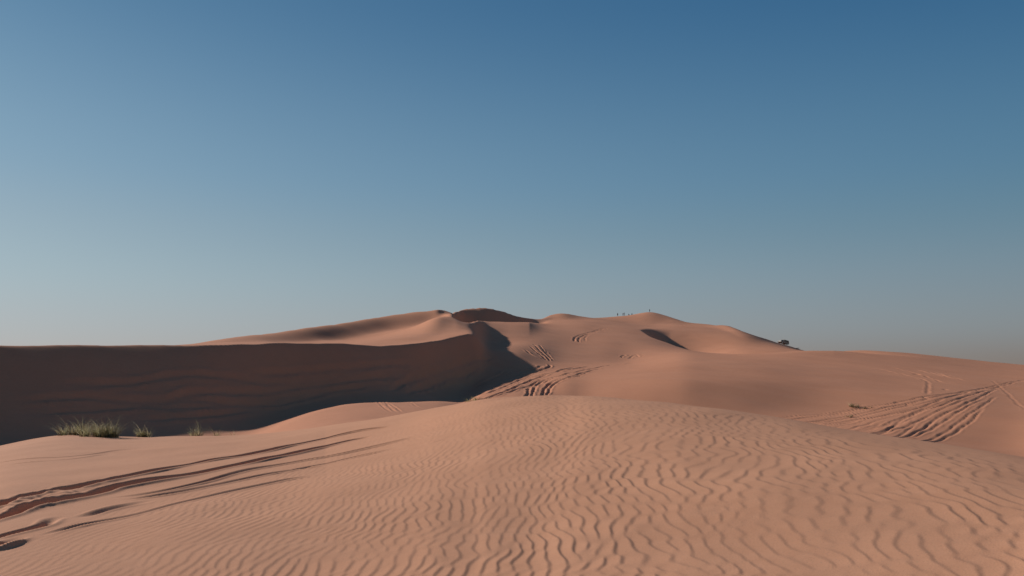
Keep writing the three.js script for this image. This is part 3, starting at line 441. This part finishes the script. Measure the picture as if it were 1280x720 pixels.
// people on the far ridge: one smooth body each
const skinC = [0.30, 0.17, 0.11];
const clothMat = new THREE.MeshStandardMaterial({ vertexColors: true, roughness: 0.9 }), hairMat = new THREE.MeshStandardMaterial({ color: new THREE.Color().setRGB(0.015, 0.012, 0.01), roughness: 0.7 });
function bodyGeometry(bones, colour, size, res) {
  const mc = new MarchingCubes(res, clothMat, false, false, 120000); mc.isolation = 0;
  const half = size / 2, dist = (p, [a, b, ra, rb]) => {
    const abx = b[0] - a[0], aby = b[1] - a[1], abz = b[2] - a[2], apx = p[0] - a[0], apy = p[1] - a[1], apz = p[2] - a[2], t = clamp((apx * abx + apy * aby + apz * abz) / (abx * abx + aby * aby + abz * abz + 1e-9), 0, 1);
    return Math.hypot(apx - abx * t, apy - aby * t, apz - abz * t) - mix(ra, rb, t);
  };
  for (let k = 0; k < res; k++) for (let j = 0; j < res; j++) for (let i = 0; i < res; i++) {
    const p = [(i - res / 2) / (res / 2) * half, (j - res / 2) / (res / 2) * half + half, (k - res / 2) / (res / 2) * half];
    let s = 0; for (const b of bones) s += Math.exp(-dist(p, b) / 0.018);
    mc.field[i + j * res + k * res * res] = 0.018 * Math.log(Math.max(s, 1e-30));
  }
  mc.update();
  const n = mc.count, pos = new Float32Array(mc.positionArray.slice(0, n * 3)), nor = new Float32Array(mc.normalArray.slice(0, n * 3)), col = new Float32Array(n * 3);
  for (let v = 0; v < n; v++) { const p = [pos[3 * v] * half, pos[3 * v + 1] * half + half, pos[3 * v + 2] * half]; pos.set(p, 3 * v); col.set(colour(p), 3 * v); }
  const g = new THREE.BufferGeometry(); g.setAttribute('position', new THREE.BufferAttribute(pos, 3)); g.setAttribute('normal', new THREE.BufferAttribute(nor, 3)); g.setAttribute('color', new THREE.BufferAttribute(col, 3)); return g;
}
const head = (x, y, z) => [[[x, y - 0.13, z], [x, y - 0.24, z], 0.055, 0.06], [[x, y + 0.03, z], [x, y - 0.05, z + 0.012], 0.088, 0.07], [[x, y - 0.01, z + 0.085], [x, y - 0.035, z + 0.1], 0.012, 0.018], [[x - 0.085, y, z], [x - 0.088, y - 0.03, z], 0.02, 0.014], [[x + 0.085, y, z], [x + 0.088, y - 0.03, z], 0.02, 0.014]];
const hand = (x, y, z, s) => [[[x, y, z], [x + s * 0.005, y - 0.07, z + 0.01], 0.035, 0.035], ...[-0.03, -0.01, 0.01, 0.03].map((f, i) => [[x, y - 0.07, z + f], [x - s * 0.01, y - 0.155 - (i === 0 || i === 3 ? -0.015 : 0.005), z + f * 1.2], 0.0095, 0.008]), [[x, y - 0.02, z + 0.03], [x - s * 0.015, y - 0.09, z + 0.06], 0.012, 0.009]];
const standing = [...head(0, 1.60, 0.01), [[0, 1.36, 0], [0, 1.0, 0], 0.125, 0.115], [[-0.14, 1.40, 0], [0.14, 1.40, 0], 0.07, 0.07], [[-0.09, 0.95, 0], [0.09, 0.95, 0], 0.105, 0.105],
  ...[-1, 1].flatMap((s) => [[[s * 0.18, 1.39, 0], [s * 0.235, 1.10, -0.03], 0.058, 0.045], [[s * 0.235, 1.10, -0.03], [s * 0.25, 0.86, 0.05], 0.043, 0.031], ...hand(s * 0.25, 0.84, 0.055, s), [[s * 0.09, 0.92, 0], [s * 0.115, 0.50, 0.015], 0.09, 0.06], [[s * 0.115, 0.50, 0.015], [s * 0.125, 0.10, -0.02], 0.058, 0.042], [[s * 0.125, 0.05, -0.04], [s * 0.15, 0.035, 0.14], 0.045, 0.035]])];
const sitting = [...head(0, 0.80, 0.02), [[0, 0.56, 0], [0, 0.22, -0.08], 0.125, 0.125], [[-0.14, 0.60, 0], [0.14, 0.60, 0], 0.07, 0.07], [[-0.09, 0.12, -0.1], [0.09, 0.12, -0.1], 0.11, 0.11],
  ...[-1, 1].flatMap((s) => [[[s * 0.18, 0.59, 0], [s * 0.24, 0.38, 0.14], 0.058, 0.045], [[s * 0.24, 0.38, 0.14], [s * 0.12, 0.42, 0.34], 0.043, 0.032], ...hand(s * 0.12, 0.45, 0.37, s), [[s * 0.09, 0.12, -0.08], [s * 0.13, 0.42, 0.28], 0.09, 0.06], [[s * 0.13, 0.42, 0.28], [s * 0.12, 0.06, 0.5], 0.058, 0.042], [[s * 0.12, 0.045, 0.5], [s * 0.13, 0.035, 0.66], 0.045, 0.035]])];
const dress = (top, low, neck, waist, shoe) => ([x, y, z]) => y > neck ? skinC : y < shoe ? [0.05, 0.04, 0.035] : y > waist ? (Math.abs(x) > 0.2 && y < waist + 0.12 ? skinC : top) : (Math.abs(x) > 0.205 ? skinC : low);
const hairCap = (y) => { const g = new THREE.SphereGeometry(0.098, 20, 12, 0, 6.2832, 0, 1.75); g.rotateX(-0.5); g.translate(0, y + 0.035, -0.004); return g; };
const bodies = [
  [bodyGeometry(standing, dress([0.035, 0.035, 0.045], [0.03, 0.03, 0.04], 1.46, 0.98, 0.07), 2, 84), 1.60],
  [bodyGeometry(standing, dress([0.09, 0.06, 0.05], [0.025, 0.03, 0.05], 1.46, 0.98, 0.07), 2, 84), 1.60],
  [bodyGeometry(sitting, dress([0.06, 0.06, 0.07], [0.04, 0.035, 0.035], 0.67, 0.2, 0.05), 1.5, 76), 0.80]];
function person(label, kind, x, z, turn, group) {
  const o = thing('person', label, 'person', x, z, turn, group);
  o.position.y -= 0.02;
  part('body', bodies[kind][0], clothMat, o); part('hair', hairCap(bodies[kind][1]), hairMat, o);
}
const ridge = (a) => { let b = 0, best = -9; for (let r = 300; r < 520; r += 1) { const y = sandAt(Math.sin(a) * r, -Math.cos(a) * r); const e = (y - 1.6) / r; if (e > best) { best = e; b = r; } } return [Math.sin(a) * b, -Math.cos(a) * b]; };   // the standing place on top of the far ridge along one bearing
const CAR = (() => { const [x, z] = ridge(0.3301); return [x, z]; })();
person('person in dark clothes standing alone on the peak of the far dune', 0, ...ridge(0.1722), 2.2);
person('person in dark clothes standing apart on the far ridge beside a pair', 0, ...ridge(0.1327), 0.4);
person('person standing in a close pair on the far ridge', 1, ...ridge(0.1395), -0.8, 'pair of people on the far ridge');
person('person standing in a close pair on the far ridge', 0, ...ridge(0.1413), 1.1, 'pair of people on the far ridge');
person('person sitting low on the far ridge near the pair', 2, ...ridge(0.1465), 0.3, 'people sitting on the far ridge');
person('person sitting low on the far ridge near the pair', 2, ...ridge(0.1505), -0.5, 'people sitting on the far ridge');

shrub('low dark scrub on the ridge beside the off-road car', CAR[0] + 5.2, CAR[1] + 1, 1.6, 0.35, 900, 203, [0.06, 0.055, 0.04]);


// off-road car parked on the ridge
{
  const o = thing('parked_car', 'sandy brown off-road car with dark windows parked on the far ridge', 'car', CAR[0], CAR[1], 0.5);
  { const ax = Math.cos(0.5), az = -Math.sin(0.5), hf = sandAt(CAR[0] - 1.4 * ax, CAR[1] - 1.4 * az), hr = sandAt(CAR[0] + 1.4 * ax, CAR[1] + 1.4 * az); o.rotation.z = Math.atan2(hr - hf, 2.8); o.position.y = (hf + hr) / 2 - 0.02; }   // it stands with all wheels on the slope
  const paint = new THREE.MeshPhysicalMaterial({ color: new THREE.Color().setRGB(0.34, 0.27, 0.2), roughness: 0.6, clearcoat: 0.05, clearcoatRoughness: 0.4 });
  const glass = new THREE.MeshPhysicalMaterial({ color: new THREE.Color().setRGB(0.015, 0.018, 0.02), roughness: 0.08 });
  const black = new THREE.MeshStandardMaterial({ color: new THREE.Color().setRGB(0.02, 0.02, 0.02), roughness: 0.8 }), steel = new THREE.MeshStandardMaterial({ color: new THREE.Color().setRGB(0.5, 0.5, 0.5), metalness: 1, roughness: 0.35 });
  const lampMat = new THREE.MeshPhysicalMaterial({ color: new THREE.Color().setRGB(0.6, 0.6, 0.58), roughness: 0.1 }), redMat = new THREE.MeshPhysicalMaterial({ color: new THREE.Color().setRGB(0.25, 0.01, 0.01), roughness: 0.15 });
  const prism = (pts, w, bevel) => { const s = new THREE.Shape(pts.map((p) => new THREE.Vector2(...p))); const g = new THREE.ExtrudeGeometry(s, { depth: w - 2 * bevel, bevelEnabled: true, bevelSize: bevel, bevelThickness: bevel, bevelSegments: 3, curveSegments: 16 }); g.translate(0, 0, -w / 2 + bevel); return g; };
  const arch = (cx) => { const a = []; for (let i = 0; i <= 10; i++) { const t = Math.PI * i / 10; a.push([cx + Math.cos(t) * 0.45, 0.42 + Math.sin(t) * 0.45]); } return a; };
  part('body', prism([[-2.35, 0.5], ...arch(-1.4).reverse(), ...arch(1.4).reverse(), [2.35, 0.5], [2.35, 1.12], [-0.95, 1.14], [-2.25, 1.06]], 1.9, 0.05), paint, o);
  part('cabin', prism([[-1.0, 1.13], [2.3, 1.13], [2.18, 1.78], [2.0, 1.86], [-0.35, 1.86]], 1.7, 0.06), paint, o);
  for (const s of [-1, 1]) for (const q of [[[-0.72, 1.2], [0.3, 1.2], [0.3, 1.74], [-0.28, 1.74]], [[0.38, 1.2], [1.3, 1.2], [1.3, 1.74], [0.38, 1.74]], [[1.38, 1.2], [2.12, 1.2], [2.04, 1.74], [1.38, 1.74]]]) { const g = prism(q, 0.03, 0.008); g.translate(0, 0, s * 0.852); part('side_window', g, glass, o); }
  const pane = (x0, y0, x1, y1, w) => { const g = new RoundedBoxGeometry(Math.hypot(x1 - x0, y1 - y0), 0.03, w, 2, 0.01); g.rotateZ(Math.atan2(y1 - y0, x1 - x0)); g.translate((x0 + x1) / 2, (y0 + y1) / 2, 0); return g; };
  part('windscreen', pane(-0.97, 1.22, -0.46, 1.8, 1.5), glass, o); part('rear_window', pane(2.34, 1.24, 2.26, 1.72, 1.45), glass, o);
  for (const x of [-1.4, 1.4]) for (const s of [-1, 1]) {
    const g = new THREE.TorusGeometry(0.28, 0.115, 12, 28); g.translate(x, 0.39, s * 0.83); const wheel = part('wheel', g, black, o);
    const r = new THREE.CylinderGeometry(0.22, 0.2, 0.16, 20); r.rotateX(Math.PI / 2); r.translate(x, 0.39, s * 0.83); part('rim', r, steel, wheel);
  }
  for (const s of [-1, 1]) { const h = new RoundedBoxGeometry(0.06, 0.18, 0.3, 2, 0.02); h.translate(-2.37, 0.92, s * 0.68); part('headlight', h, lampMat, o); const t = new RoundedBoxGeometry(0.06, 0.34, 0.14, 2, 0.02); t.translate(2.4, 0.92, s * 0.8); part('tail_light', t, redMat, o);
    const m = new RoundedBoxGeometry(0.12, 0.16, 0.18, 2, 0.03); m.translate(-0.6, 1.22, s * 1.0); part('mirror', m, paint, o); }
  for (const x of [-2.42, 2.42]) { const g = new RoundedBoxGeometry(0.16, 0.24, 1.84, 3, 0.05); g.translate(x, 0.56, 0); part('bumper', g, black, o); }
  const rack = [-0.62, 0.62].map((z) => { const g = new RoundedBoxGeometry(2.2, 0.04, 0.04, 2, 0.015); g.translate(0.9, 1.94, z); return g; }).concat([0, 0.9, 1.8].map((x) => { const g = new RoundedBoxGeometry(0.05, 0.05, 1.3, 2, 0.015); g.translate(x, 1.9, 0); return g; }));
  part('roof_rack', mergeGeometries(rack), black, o);
}

renderer.render(scene, camera);
